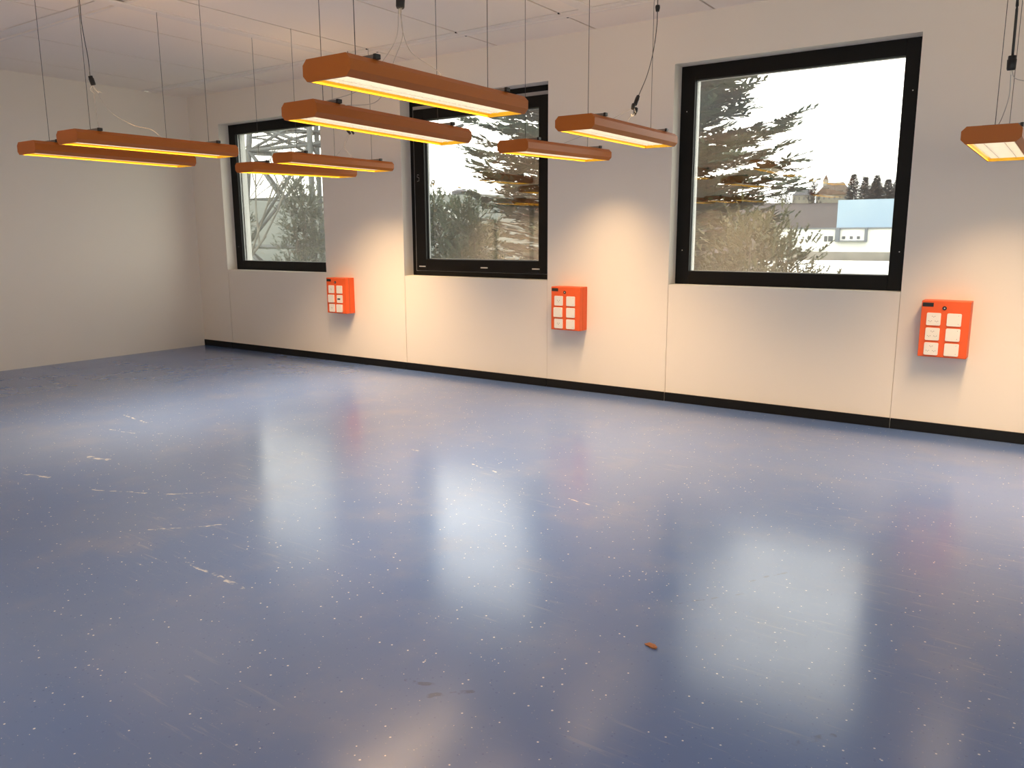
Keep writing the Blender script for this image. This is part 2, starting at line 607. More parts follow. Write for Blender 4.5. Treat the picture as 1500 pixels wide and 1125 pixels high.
for i, (a, b) in enumerate(WINS):
    window(i + 1, a, b, i == 1)
for n_, loc, rz, wid, hh in ((6, (XR + 0.15, RW[0], 0.35), 90, RW[1] - RW[0], 2.5), (7, (FW[0], YF - 0.12, 0.45), 0, FW[1] - FW[0], 2.4)):  # added unseen windows that bring extra daylight into the room
    root = empty('window_%d' % n_, loc, (0, 0, R(rz)))
    tag(root, kind='structure')
    bm = bmesh.new()
    for k in range(6):
        x = wid * k / 5
        bx(bm, (max(0, x - 0.04), 0, 0.08), (min(wid, x + 0.04), 0.07, hh - 0.08))
    bx(bm, (0, 0, 0), (wid, 0.07, 0.08))
    bx(bm, (0, 0, hh - 0.08), (wid, 0.07, hh))
    link('window_frame', bm, M_BLACK, root)
    bm = bmesh.new()
    bx(bm, (0.04, 0.025, 0.04), (wid - 0.04, 0.045, hh - 0.04))
    link('glass_pane', bm, M_GLASS, root)


# ------------------------------------------------------------------ pendant lamps
LW, LH, LL, CHF = 0.258, 0.084, 1.211, 0.022


def lamp_meshes():
    D = {}
    # housing: eight-sided trough, closed ends, open below
    bm = bmesh.new()
    w, h, c = LW / 2, LH, CHF
    prof = [(-w + c, 0), (-w, c), (-w, h - c), (-w + c, h), (w - c, h), (w, h - c), (w, c), (w - c, 0)]
    A = [bm.verts.new((x, 0, z)) for x, z in prof]
    B = [bm.verts.new((x, LL, z)) for x, z in prof]
    for k in range(7):
        bm.faces.new((A[k], B[k], B[k + 1], A[k + 1]))
    bm.faces.new(A)
    bm.faces.new(B[::-1])
    # underside rim with the rectangular mouth
    ix, iy = w - c - 0.006, 0.012
    o = [A[0], A[7], B[7], B[0]]
    inn = [bm.verts.new(p) for p in ((-ix, iy, 0), (ix, iy, 0), (ix, LL - iy, 0), (-ix, LL - iy, 0))]
    for k in range(4):
        bm.faces.new((o[k], inn[k], inn[(k + 1) % 4], o[(k + 1) % 4]))
    bmesh.ops.recalc_face_normals(bm, faces=bm.faces)
    D['housing'] = (bm, M_ORANGE)
    # mouth lining
    bm = bmesh.new()
    lo = [bm.verts.new(p) for p in ((-ix, iy, 0.0005), (ix, iy, 0.0005), (ix, LL - iy, 0.0005), (-ix, LL - iy, 0.0005))]
    up = [bm.verts.new(p) for p in ((-ix, iy, 0.045), (ix, iy, 0.045), (ix, LL - iy, 0.045), (-ix, LL - iy, 0.045))]
    for k in range(4):
        bm.faces.new((lo[k], up[k], up[(k + 1) % 4], lo[(k + 1) % 4]))
    D['mouth_lining'] = (bm, M_INNER)
    bm = bmesh.new()
    bx(bm, (-ix, iy, 0.030), (ix, LL - iy, 0.034))
    D['diffuser'] = (bm, M_LIT)
    bm = bmesh.new()
    for x in (-ix + 0.012, -0.045, 0.045, ix - 0.012):
        bx(bm, (x - 0.0012, iy, 0.016), (x + 0.0012, LL - iy, 0.0295))
    y = iy + 0.02
    while y < LL - iy - 0.01:
        bx(bm, (-ix + 0.013, y - 0.0008, 0.017), (ix - 0.013, y + 0.0008, 0.0295))
        y += 0.024
    D['louvre'] = (bm, M_LOUVRE)
    return D


def mesh_only(name, bm, mat):
    me = bpy.data.meshes.new(name)
    bm.normal_update()
    bm.to_mesh(me)
    bm.free()
    me.materials.append(mat)
    return me


LAMP_ME = {k: mesh_only(k, b_, m_) for k, (b_, m_) in lamp_meshes().items()}
LAMP_LD = bpy.data.lights.new('lamp_light', 'AREA')
LAMP_LD.shape = 'RECTANGLE'
LAMP_LD.size = 0.19
LAMP_LD.size_y = 1.16
LAMP_LD.energy = LAMP_POWER
LAMP_LD.color = LAMP_COLOR
LAMP_LD.spread = R(LAMP_SPREAD)


CEILING_FILL = bpy.data.lights.new('ceiling_fill', 'AREA')       # added weak fill aimed at the ceiling; the lamp top is closed
CEILING_FILL.shape = 'RECTANGLE'
CEILING_FILL.size = 0.05
CEILING_FILL.size_y = 0.75
CEILING_FILL.energy = CEILING_FILL_POWER
CEILING_FILL.color = LAMP_COLOR


def child(name, me, parent):
    o = bpy.data.objects.new(name, me)
    COL.objects.link(o)
    o.parent = parent
    return o


def pendant_lamp(X, Y, Z, yaw, tilt, label, topx=None):
    root = empty('pendant_lamp', (X, Y, Z), (tilt, 0, yaw))
    tag(root, label, 'lamp', 'orange pendant lamps under the ceiling')
    for k in ('housing', 'mouth_lining', 'diffuser', 'louvre'):
        child(k, LAMP_ME[k], root)
    for y in (0.16, 1.05):
        bm = bmesh.new()
        bx(bm, (-0.055, y - 0.013, LH), (0.112, y - 0.011, LH + 0.017))
        bx(bm, (-0.055, y + 0.011, LH), (0.112, y + 0.013, LH + 0.017))
        bx(bm, (-0.055, y - 0.013, LH + 0.0), (0.112, y + 0.013, LH + 0.002))
        br = link('hanger_bracket', bm, M_STEEL, root)
        bm = bmesh.new()
        bx(bm, (0.108, y - 0.015, LH + 0.0005), (0.122, y + 0.015, LH + 0.0195))
        link('end_cap', bm, M_BLKPL, br, bevel=0.002)
        bm = bmesh.new()
        dz = (ZC - Z) / math.cos(tilt) - y * math.sin(tilt)
        tx = 0.0 if topx is None else (topx - X)
        tube(bm, [(0, y, LH + 0.008), (tx * 0.5, y + math.sin(tilt) * (dz - LH) * .5, LH + (dz - LH) * .5), (tx, y + math.sin(tilt) * (dz - LH), dz)], 0.0017, 5)
        link('suspension_wire', bm, M_WIRE, root)
    lo = bpy.data.objects.new('lamp_light', LAMP_LD)
    COL.objects.link(lo)
    lo.parent = root
    lo.location = (0, LL / 2, 0.0152)
    up = bpy.data.objects.new('ceiling_fill', CEILING_FILL)
    COL.objects.link(up)
    up.parent = root
    up.location = (0, LL / 2, LH + 0.004)
    up.rotation_euler = (R(180), 0, 0)
    return root


pendant_lamp(-5.9428, 2.7613, 1.958, -0.0104, -0.0071, 'leftmost orange pendant lamp, half hidden by the lamp in front of it')
pendant_lamp(-5.3915, 2.7612, 1.9917, 0.0021, 0.0006, 'orange pendant lamp overlapping the leftmost lamp, its right end at the left window')
pendant_lamp(-6.0036, 4.5801, 1.9473, -0.0142, 0.0169, 'small distant orange pendant lamp, lower of the two crossing the left window')
pendant_lamp(-5.5311, 4.6055, 2.0053, -0.0092, -0.0015, 'small distant orange pendant lamp, upper of the two crossing the left window')
pendant_lamp(-2.4110, 2.2393, 1.9885, 0.0070, 0.0019, 'largest and highest orange pendant lamp, with cross-hatched louvre and yellow inner edge')
pendant_lamp(-3.1971, 2.7788, 1.9675, -0.0091, -0.0158, 'second largest orange pendant lamp, just below the largest one, between left and middle windows')
pendant_lamp(-3.2419, 4.6909, 1.9604, 0.0022, 0.0213, 'orange pendant lamp across the right edge of the middle window, lower of its pair')
pendant_lamp(-2.4079, 4.1058, 1.9874, 0.0195, 0.0046, 'orange pendant lamp before the white pier left of the right window, higher of its pair')
pendant_lamp(-0.3838, 4.6273, 1.8301, -0.0018, 0.0010, 'orange pendant lamp cut by the right edge of the photo, end face towards the viewer')
ADDED_LAMPS = [(0.42, 4.15, 1.97), (-8.80, -1.95, 1.97), (-8.80, -0.60, 1.97), (-3.20, -0.9, 1.97), (-8.42, -1.95, 1.97), (-8.42, -0.60, 1.97), (-5.75, -1.98, 1.97), (-5.25, -1.98, 1.97), (-4.75, -1.98, 1.97)]  # unseen lamps added for brightness and warm reflections in the panes
for x, y, z in ADDED_LAMPS:
    pendant_lamp(x, y, z, 0, 0, 'orange pendant lamp added out of view to brighten the room')


# ------------------------------------------------------------------ hanging power cables and their connectors
def flex(bm, pts, rad=0.0022):
    tube(bm, spline(pts, 6), rad, 6)


def cable(label, cord_pts, conn, conn_r, tails, cord_mat=M_WIRE, cord_r=0.0028, lower=None, pale=None):
    root = empty('power_cable', cord_pts[0])
    tag(root, label, 'cable', 'lamp power cables')
    o = Vector(cord_pts[0])
    loc = lambda P: [Vector(p) - o for p in P]
    bm = bmesh.new()
    flex(bm, loc(cord_pts), cord_r)
    link('cord', bm, cord_mat, root)
    bm = bmesh.new()
    a, b = loc(conn)
    d = b - a
    tube(bm, [a, a + d * 0.04, a + d * 0.25, a + d * 0.27, a + d * 0.9, b], [conn_r * .7, conn_r * .85, conn_r * .85, conn_r, conn_r * 0.95, conn_r * 0.8], 10)
    link('connector', bm, M_BLKPL, root)
    if lower:
        for P, r2 in lower:
            bm = bmesh.new()
            a, b = loc(P)
            tube(bm, [a, (a * 2 + b) / 3, b], [r2, r2 * 1.15, r2 * 0.8], 8)
            link('terminal', bm, M_BLKPL, root)
    for P in tails:
        bm = bmesh.new()
        flex(bm, loc(P), 0.0019)
        link('tail_flex', bm, M_CLEAR, root)
    if pale:
        for P in pale:
            bm = bmesh.new()
            flex(bm, loc(P), 0.0035)
            link('bare_end', bm, M_PALE, root)
    return root


cable('power cable with black connector dangling between the two lamps by the left wall',
      [(-5.6, 3.04, ZC), (-5.6, 3.044, 2.922), (-5.6, 3.043, 2.820), (-5.6, 3.053, 2.693), (-5.6, 3.065, 2.586), (-5.6, 3.067, 2.469)],
      [(-5.6, 3.067, 2.473), (-5.6, 3.085, 2.414)], 0.017,
      [[(-5.6, 3.085, 2.409), (-5.55, 3.147, 2.257), (-5.50, 3.286, 2.168), (-5.5, 3.423, 2.150), (-5.47, 3.493, 2.080)],
       [(-5.6, 3.08, 2.41), (-5.66, 3.12, 2.25), (-5.78, 3.20, 2.12), (-5.90, 3.30, 2.035)]],
      pale=[[(-5.6, 3.084, 2.415), (-5.59, 3.100, 2.381), (-5.58, 3.128, 2.371)], [(-5.6, 3.079, 2.415), (-5.61, 3.066, 2.385), (-5.60, 3.089, 2.361)],
            [(-5.6, 3.08, 2.415), (-5.58, 3.078, 2.39), (-5.57, 3.10, 2.365)]])
cable('power cable whose black connector hangs at the top edge above the largest lamp',
      [(-2.75, 3.06, ZC), (-2.75, 3.06, 2.80), (-2.75, 3.05, 2.535)],
      [(-2.75, 3.05, 2.538), (-2.75, 3.042, 2.463)], 0.022,
      [[(-2.755, 3.043, 2.465), (-2.80, 3.11, 2.36), (-2.85, 3.093, 2.24), (-2.86, 3.064, 2.14), (-2.93, 3.034, 2.05), (-3.10, 2.98, 2.045)],
       [(-2.745, 3.042, 2.465), (-2.69, 2.99, 2.34), (-2.62, 2.97, 2.235), (-2.50, 3.00, 2.15), (-2.42, 3.0, 2.07)],
       [(-2.76, 3.043, 2.465), (-2.84, 3.10, 2.34), (-2.89, 2.98, 2.167), (-2.93, 2.91, 2.085), (-3.12, 2.87, 2.05)]],
      pale=[[(-2.755, 3.043, 2.47), (-2.756, 3.043, 2.44)], [(-2.745, 3.042, 2.47), (-2.744, 3.042, 2.44)]])
cable('power cable with dark terminals above the two small lamps of the left window',
      [(-5.75, 5.62, ZC), (-5.75, 5.65, 2.80), (-5.75, 5.64, 2.60), (-5.75, 5.614, 2.388)],
      [(-5.75, 5.570, 2.386), (-5.75, 5.612, 2.350)], 0.013,
      [[(-5.75, 5.60, 2.355), (-5.70, 5.510, 2.29), (-5.70, 5.478, 2.217), (-5.62, 5.482, 2.13), (-5.54, 5.50, 2.085)],
       [(-5.75, 5.61, 2.355), (-5.80, 5.56, 2.22), (-5.92, 5.50, 2.10), (-6.0, 5.45, 2.04)]],
      lower=[(((-5.75, 5.631, 2.386), (-5.75, 5.656, 2.352)), 0.011)])
cable('power cable with frayed black connector hanging over the lamp left of the right window',
      [(-2.44, 5.235, ZC), (-2.44, 5.236, 2.90), (-2.44, 5.235, 2.865), (-2.44, 5.231, 2.762), (-2.44, 5.188, 2.603), (-2.44, 5.103, 2.439), (-2.44, 4.979, 2.289)],
      [(-2.44, 4.979, 2.291), (-2.44, 4.934, 2.230)], 0.014,
      [[(-2.44, 4.925, 2.19), (-2.42, 4.86, 2.155), (-2.42, 4.817, 2.135), (-2.42, 4.771, 2.080)],
       [(-2.44, 4.91, 2.21), (-2.60, 4.97, 2.17), (-2.9, 5.12, 2.10), (-3.15, 5.22, 2.062)]],
      lower=[(((-2.44, 4.915, 2.232), (-2.44, 4.898, 2.200)), 0.012), (((-2.44, 4.953, 2.210), (-2.44, 4.928, 2.170)), 0.013), (((-2.44, 5.238, 2.900), (-2.44, 5.235, 2.862)), 0.015)],
      pale=[[(-2.44, 4.93, 2.175), (-2.43, 4.88, 2.155), (-2.43, 4.862, 2.165)], [(-2.44, 4.925, 2.205), (-2.43, 4.925, 2.18)]])
cable('thick black cable with plug hanging over the lamp at the right edge of the photo',
      [(-0.30, 4.16, ZC), (-0.30, 4.17, 2.70), (-0.30, 4.182, 2.406), (-0.30, 4.205, 2.317), (-0.30, 4.229, 2.145)],
      [(-0.30, 4.222, 2.152), (-0.30, 4.229, 2.092)], 0.019,
      [[(-0.30, 4.229, 2.095), (-0.30, 4.26, 2.062), (-0.31, 4.40, 2.00), (-0.35, 4.66, 1.94), (-0.38, 4.80, 1.915)],
       [(-0.30, 4.229, 2.095), (-0.25, 4.27, 2.05), (0.05, 4.30, 2.03), (0.32, 4.36, 2.056)]],
      cord_r=0.006, cord_mat=M_BLKPL, pale=[[(-0.30, 4.229, 2.095), (-0.30, 4.232, 2.075)]])


# ------------------------------------------------------------------ wall-mounted socket boxes
def rounded_plate(bm, x0, x1, z0, z1, y0, y1, r=0.008, n=4):
    P = []
    for cx, cz, a0 in ((x1 - r, z1 - r, 0), (x0 + r, z1 - r, 90), (x0 + r, z0 + r, 180), (x1 - r, z0 + r, 270)):
        for k in range(n + 1):
            a = R(a0 + 90 * k / n)
            P.append((cx + r * math.cos(a), cz + r * math.sin(a)))
    A = [bm.verts.new((x, y0, z)) for x, z in P]
    B = [bm.verts.new((x, y1, z)) for x, z in P]
    bm.faces.new(A)
    bm.faces.new(B[::-1])
    m = len(P)
    for k in range(m):
        bm.faces.new((A[k], B[k], B[(k + 1) % m], A[(k + 1) % m]))
    bmesh.ops.recalc_face_normals(bm, faces=bm.faces)


def socket_box(X, Z0, label, kinds, loose=None):
    """X left edge, Z0 lower edge; front faces -Y."""
    root = empty('socket_box', (X, YB, Z0))
    tag(root, label, 'socket box', 'red socket boxes on the window wall')
    W, H, D = 0.297, 0.386, 0.13
    bm = bmesh.new()
    bx(bm, (0, -0.074, 0), (W, 0.0, H))
    link('box_base', bm, M_RED, root, bevel=0.003)
    bm = bmesh.new()
    bx(bm, (0.0, -D, 0), (W, -0.077, H))
    link('front_cover', bm, M_RED, root, bevel=0.004)
    bm = bmesh.new()
    bx(bm, (0.003, -0.0775, 0.003), (W - 0.003, -0.073, H - 0.003))
    link('lid_joint', bm, M_HOLE, root)
    bm = bmesh.new()
    bx(bm, (0.006, -D - 0.002, H - 0.041), (0.073, -D + 0.001, H - 0.014))
    link('label_strip', bm, M_LABEL, root, bevel=0.001)
    bm = bmesh.new()
    tube(bm, [(0.141, -D + 0.001, H - 0.048), (0.141, -D - 0.004, H - 0.048)], 0.0135, 16)
    lk = link('lock', bm, M_BLKPL, root)
    bm = bmesh.new()
    tube(bm, [(0.141, -D - 0.003, H - 0.048), (0.141, -D - 0.0055, H - 0.048)], 0.0045, 10)
    link('lock_core', bm, M_SILVER, lk)
    for r_ in range(3):
        for c in range(2):
            k = kinds[r_][c]
            x0 = 0.037 if c == 0 else 0.161
            z1 = H - 0.082 - r_ * 0.102
            th = 0.008
            if loose and (r_, c) in loose:
                th = 0.016
                x0 -= 0.004
            bm = bmesh.new()
            rounded_plate(bm, x0, x0 + 0.087, z1 - 0.086, z1, -D - th, -D)
            p = link('socket_plate', bm, M_PLATE, root, bevel=0.0015, seg=2)
            bm = bmesh.new()
            y = -D - th
            if k == 'triple':
                for ox, oz in ((0.0435, -0.024), (0.024, -0.056), (0.063, -0.056)):
                    for dx, dz in ((-0.0055, 0.001), (0.0055, 0.001), (0, -0.004)):
                        tube(bm, [(x0 + ox + dx * 1.5, y + 0.001, z1 + oz + dz), (x0 + ox + dx * 1.5, y - 0.0006, z1 + oz + dz)], 0.0022, 8)
            elif k == 'single':
                for dx, dz in ((-0.0095, 0.004), (0.0095, 0.004), (0, -0.008)):
                    tube(bm, [(x0 + 0.0435 + dx, y + 0.001, z1 - 0.043 + dz), (x0 + 0.0435 + dx, y - 0.0006, z1 - 0.043 + dz)], 0.003, 8)
            elif k == 'data':
                bx(bm, (x0 + 0.012, y - 0.0008, z1 - 0.052), (x0 + 0.055, y + 0.001, z1 - 0.036))
            elif k == 'blank':
                for oz in (-0.014, -0.070):
                    tube(bm, [(x0 + 0.070, y + 0.001, z1 + oz), (x0 + 0.070, y - 0.0005, z1 + oz)], 0.0017, 8)
            link('socket_holes' if k in ('triple', 'single') else ('data_opening' if k == 'data' else 'plate_screws'), bm, M_LABEL if k == 'data' else M_HOLE, p)
    return root


socket_box(-6.735, 0.562, 'red socket box below the left window, with a black opening in its middle right plate',
           [('single', 'blank'), ('blank', 'data'), ('single', 'blank')], {(2, 1): 1, (1, 0): 1})
socket_box(-3.815, 0.560, 'red socket box between the middle and right windows, beside the middle window sill',
           [('single', 'blank'), ('blank', 'blank'), ('single', 'blank')], {(1, 0): 1})
socket_box(-0.8175, 0.563, 'red socket box to the right of the right window, the nearest and largest',
           [('triple', 'blank'), ('triple', 'blank'), ('triple', 'blank')])

# a small brown crumb and a pale chip on the floor
bm = bmesh.new()
P = [(-0.026, 0.004), (-0.012, 0.016), (0.008, 0.017), (0.022, 0.008), (0.026, -0.004), (0.010, -0.008), (-0.008, -0.003)]
top = [bm.verts.new((x, y, 0.004 + 0.005 * math.sin(k * 2.0) ** 2)) for k, (x, y) in enumerate(P)]
botv = [bm.verts.new((x * 0.8, y * 0.8, 0.0005)) for x, y in P]
c = bm.verts.new((0, 0.004, 0.010))
for k in range(len(P)):
    k2 = (k + 1) % len(P)
    bm.faces.new((top[k], top[k2], c))
    bm.faces.new((botv[k], botv[k2], top[k2], top[k]))
bm.faces.new(botv[::-1])
M_CRUMB = simple('brown_crumb', (0.32, 0.13, 0.06), 0.7, 0, 0.3, 0.4, 120)
o = link('dry_leaf', bm, M_CRUMB)
o.location = (-1.06, 2.36, 0)
tag(o, 'tiny brown dry leaf scrap lying on the blue floor', 'leaf')

# ------------------------------------------------------------------ outside: ground, fields, buildings
GZ = -4.5


def outside_mat(name, color, color2, scale=1.0, rough=0.9):
    t = NT(name)
    n_ = t.noise(t.obj(), scale, 4, 0.6)
    t.pbsdf(t.mix(t.ramp(n_, 0.3, 0.7), color, color2), rough, 0, 0.15)
    return t.m


M_GROUND = outside_mat('wintry_lawn', (0.20, 0.22, 0.15), (0.30, 0.30, 0.24), 0.3)
M_VINE = outside_mat('bare_vineyard', (0.040, 0.033, 0.035), (0.056, 0.046, 0.047), 0.25)
M_GRASS = outside_mat('pale_field', (0.07, 0.085, 0.078), (0.098, 0.11, 0.10), 0.04)
M_WHITEW = outside_mat('white_facade', (0.86, 0.87, 0.86), (0.80, 0.82, 0.80), 0.4, 0.7)
M_BLUEW = outside_mat('pale_blue_cladding', (0.31, 0.43, 0.56), (0.35, 0.47, 0.58), 0.2, 0.6)
M_CREAM = outside_mat('cream_render', (0.30, 0.29, 0.23), (0.26, 0.25, 0.21), 0.5)
M_SLATE = outside_mat('grey_roof', (0.08, 0.085, 0.098), (0.11, 0.11, 0.12), 0.6)
M_TILE = outside_mat('brown_roof', (0.10, 0.08, 0.066), (0.135, 0.11, 0.09), 0.6)
M_DARKWIN = outside_mat('dark_window', (0.09, 0.10, 0.11), (0.14, 0.15, 0.16), 0.6, 0.4)
M_LOWWALL = outside_mat('mottled_low_wall', (0.17, 0.17, 0.15), (0.27, 0.25, 0.22), 0.9)
M_CONCRETE = outside_mat('grey_blue_column', (0.15, 0.175, 0.205), (0.18, 0.20, 0.23), 0.6)
M_STEELW = outside_mat('galvanised_lattice', (0.08, 0.092, 0.095), (0.12, 0.13, 0.135), 0.8, 0.6)
M_BARK = outside_mat('bark', (0.11, 0.095, 0.08), (0.17, 0.15, 0.13), 4)
M_PALEBARK = outside_mat('pale_bare_wood', (0.10, 0.10, 0.088), (0.15, 0.15, 0.13), 4)

bm = bmesh.new()
bx(bm, (-420, YB + 0.7, GZ - 0.5), (120, 118, GZ))
tag(link('ground', bm, M_GROUND), kind='structure')


def hillside(name, pts, mat, label):
    """pts: list of (x, ztop) along Y=400; slopes from the flat ground at Y=112, solid."""
    bm = bmesh.new()
    rows = []
    for x, zt in pts:
        rows.append([bm.verts.new(p) for p in ((x * 0.30, 112, GZ - 0.4), (x * 0.62, 240, GZ + (zt - GZ) * 0.52), (x, 400, zt), (x * 1.2, 520, zt + 2.0), (x * 1.2, 520, GZ - 1))])
    for a, b in zip(rows, rows[1:]):
        for k in range(4):
            bm.faces.new((a[k], b[k], b[k + 1], a[k + 1]))
    bmesh.ops.recalc_face_normals(bm, faces=bm.faces)
    o = link(name, bm, mat)
    tag(o, label, 'field', kind='structure')
    return o


hillside('grass_slope', [(-640, 30), (-480, 29), (-335, 26.6), (-300, 26.0), (-240, 22), (-180, 18.5)], M_GRASS, 'pale grassy slope')
hillside('vineyard_slope', [(-180, 18.5), (-150, 17.2), (-117, 16.0), (-88, 15.6), (-60, 16.0), (-20, 15), (60, 14)], M_VINE, 'brown vineyard slope')

# long white industrial building with columns, and the pale blue block on top
root = empty('industrial_building', (-12, 70, GZ))
tag(root, 'long white industrial building with a pale blue upper block', 'building')
bm = bmesh.new()
bx(bm, (-9, 0, 0), (9, 12, 1.88 - GZ))
link('white_wall', bm, M_WHITEW, root)
bm = bmesh.new()
bx(bm, (-4.28, 0.6, 1.84 - GZ), (9, 11, 4.12 - GZ))
link('blue_block', bm, M_BLUEW, root)
bm = bmesh.new()
bx(bm, (-9.1, -0.15, 1.80 - GZ), (9.1, 12.1, 1.895 - GZ))
link('roof_edge', bm, M_CONCRETE, root)
for x, w in ((-3.98, 0.16), (-1.80, 0.09)):
    bm = bmesh.new()
    bx(bm, (x - w, -0.32, 0.75 - GZ), (x + w, -0.02, 1.85 - GZ))
    link('column', bm, M_CONCRETE, root)
for x0, x1, z0, z1 in ((-5.05, -4.80, 0.78, 1.22), (-4.72, -4.36, 0.78, 1.22), (-3.64, -3.40, 0.98, 1.20), (-3.05, -2.82, 0.98, 1.20), (-2.50, -2.28, 0.98, 1.20), (-6.4, -6.3, 0.95, 1.2), (-6.2, -6.1, 0.95, 1.2)):
    bm = bmesh.new()
    bx(bm, (x0, -0.05, z0 - GZ), (x1, 0.02, z1 - GZ))
    link('window_opening', bm, M_DARKWIN, root)
bm = bmesh.new()
bx(bm, (-3.9, -0.5, 0.78 - GZ), (-1.75, 0.0, 0.86 - GZ))
link('ledge', bm, M_CONCRETE, root)

o = None
bm = bmesh.new()
bx(bm, (-16, 56, GZ), (2, 57.0, 0.22))
tag(link('boundary_wall', bm, M_LOWWALL), 'low mottled grey wall in front of the white industrial building', 'wall')
bm = bmesh.new()
bx(bm, (-17, 36, GZ), (2, 55, -0.30))
tag(link('flat_roofed_hall', bm, M_WHITEW), 'flat white roof nearest the right window, below the mottled low wall', 'building')


def house(name, x, y, z, w, d, h, roof_h, wall, roof, label, wins=3, tower=False):
    r_ = empty(name, (x, y, z))
    tag(r_, label, 'house')
    bm = bmesh.new()
    bx(bm, (-w / 2, -d / 2, -3), (w / 2, d / 2, h))
    link('house_wall', bm, wall, r_)
    bm = bmesh.new()
    e_ = 0.35
    b_ = [bm.verts.new(p) for p in ((-w / 2 - e_, -d / 2 - e_, h), (w / 2 + e_, -d / 2 - e_, h), (w / 2 + e_, d / 2 + e_, h), (-w / 2 - e_, d / 2 + e_, h))]
    t_ = [bm.verts.new((-w * 0.28, 0, h + roof_h)), bm.verts.new((w * 0.28, 0, h + roof_h))]
    for f in ((b_[0], b_[1], t_[1], t_[0]), (b_[1], b_[2], t_[1]), (b_[2], b_[3], t_[0], t_[1]), (b_[3], b_[0], t_[0]), (b_[3], b_[2], b_[1], b_[0])):
        bm.faces.new(f)
    link('house_roof', bm, roof, r_)
    for k in range(wins):
        xx_ = -w / 2 + w * (k + 0.5) / wins
        bm = bmesh.new()
        bx(bm, (xx_ - 0.35, -d / 2 - 0.06, h * 0.30), (xx_ + 0.35, -d / 2 + 0.02, h * 0.72))
        link('house_window', bm, M_DARKWIN, r_)
    if tower:
        bm = bmesh.new()
        bx(bm, (-w * .36, -1.0, h), (-w * .36 + 1.8, 1.0, h + roof_h + 0.6))
        tw = link('turret', bm, wall, r_)
        bm = bmesh.new()
        cx = -w * .36 + .9
        b_ = [bm.verts.new((cx + sx * 1.2, sy * 1.3, h + roof_h + 0.6)) for sx, sy in ((-1, -1), (1, -1), (1, 1), (-1, 1))]
        a_ = bm.verts.new((cx, 0, h + roof_h + 3.8))
        for k in range(4): bm.faces.new((b_[k], b_[(k + 1) % 4], a_))
        link('turret_roof', bm, M_TILE, tw)
    return r_


house('manor_house', -107.5, 398, 16.2, 8.5, 7, 3.1, 3.0, M_CREAM, M_SLATE, 'cream house with a grey hipped roof on the hill, left of the spired house', 4)
house('manor_house', -94, 399, 16.2, 14, 8, 3.0, 5.6, M_CREAM, M_TILE, 'broad house with a small pointed turret on the hill beside the dark firs', 6, True)
house('farmhouse', -316, 400, 26.4, 8.5, 6, 1.6, 1.4, M_SLATE, M_SLATE, 'small grey farmhouse on the skyline in the middle window', 2)
house('village_house', -152, 190, 8.5, 5.5, 4, 1.3, 1.2, M_WHITEW, M_TILE, 'white house with a low roof on the slope in the middle window', 2)

# ------------------------------------------------------------------ outside: trees
rnd = random.Random(7)


def foliage_mat(name, a, b):
    t = NT(name)
    n_ = t.noise(t.obj(), 1.6, 4, 0.65)
    d_ = t.n.new('ShaderNodeBsdfPrincipled')
    t.l.new(t.mix(t.ramp(n_, 0.3, 0.7), a, b), d_.inputs['Base Color'])
    d_.inputs['Roughness'].default_value = 0.65
    d_.inputs['Specular IOR Level'].default_value = 0.2
    t.l.new(d_.outputs[0], t.out.inputs['Surface'])
    return t.m


M_FIR = foliage_mat('fir_needles', (0.042, 0.080, 0.062), (0.080, 0.125, 0.082))
M_OLIVE = foliage_mat('olive_foliage', (0.055, 0.060, 0.030), (0.095, 0.096, 0.050))
M_HAZEG = foliage_mat('hazed_pale_foliage', (0.085, 0.10, 0.078), (0.13, 0.145, 0.11))  # haze and pane reflection are put into this pale colour
M_HAZEFIR = foliage_mat('hazed_far_fir', (0.040, 0.050, 0.056), (0.058, 0.068, 0.072))  # blue-grey distance haze is mixed into the needle colour
M_BUSHG = foliage_mat('green_pine_foliage', (0.030, 0.050, 0.030), (0.058, 0.080, 0.046))


def blade(bm, p, d, up, L, w):
    s = d.cross(up)
    if s.length < 1e-6: s = Vector((1, 0, 0))
    s.normalize()
    a = bm.verts.new(p)
    b = bm.verts.new(p + d * L * 0.45 + s * w)
    c_ = bm.verts.new(p + d * L)
    e_ = bm.verts.new(p + d * L * 0.45 - s * w)
    bm.faces.new((a, b, c_, e_))


def spray(bm, p, d, L, w, n):
    up = Vector((rnd.uniform(-.3, .3), rnd.uniform(-.3, .3), 1)).normalized()
    side = d.cross(up).normalized()
    blade(bm, p, d, up, L, w * 1.1)
    for k in range(n):
        f = (k + 0.6) / n
        q = p + d * L * f * 0.9
        sg = 1 if k % 2 else -1
        dd = (d * 0.75 + side * sg * 0.8 + up * rnd.uniform(-.15, .3)).normalized()
        blade(bm, q, dd, up, L * (0.55 - 0.3 * f), w * 0.8)


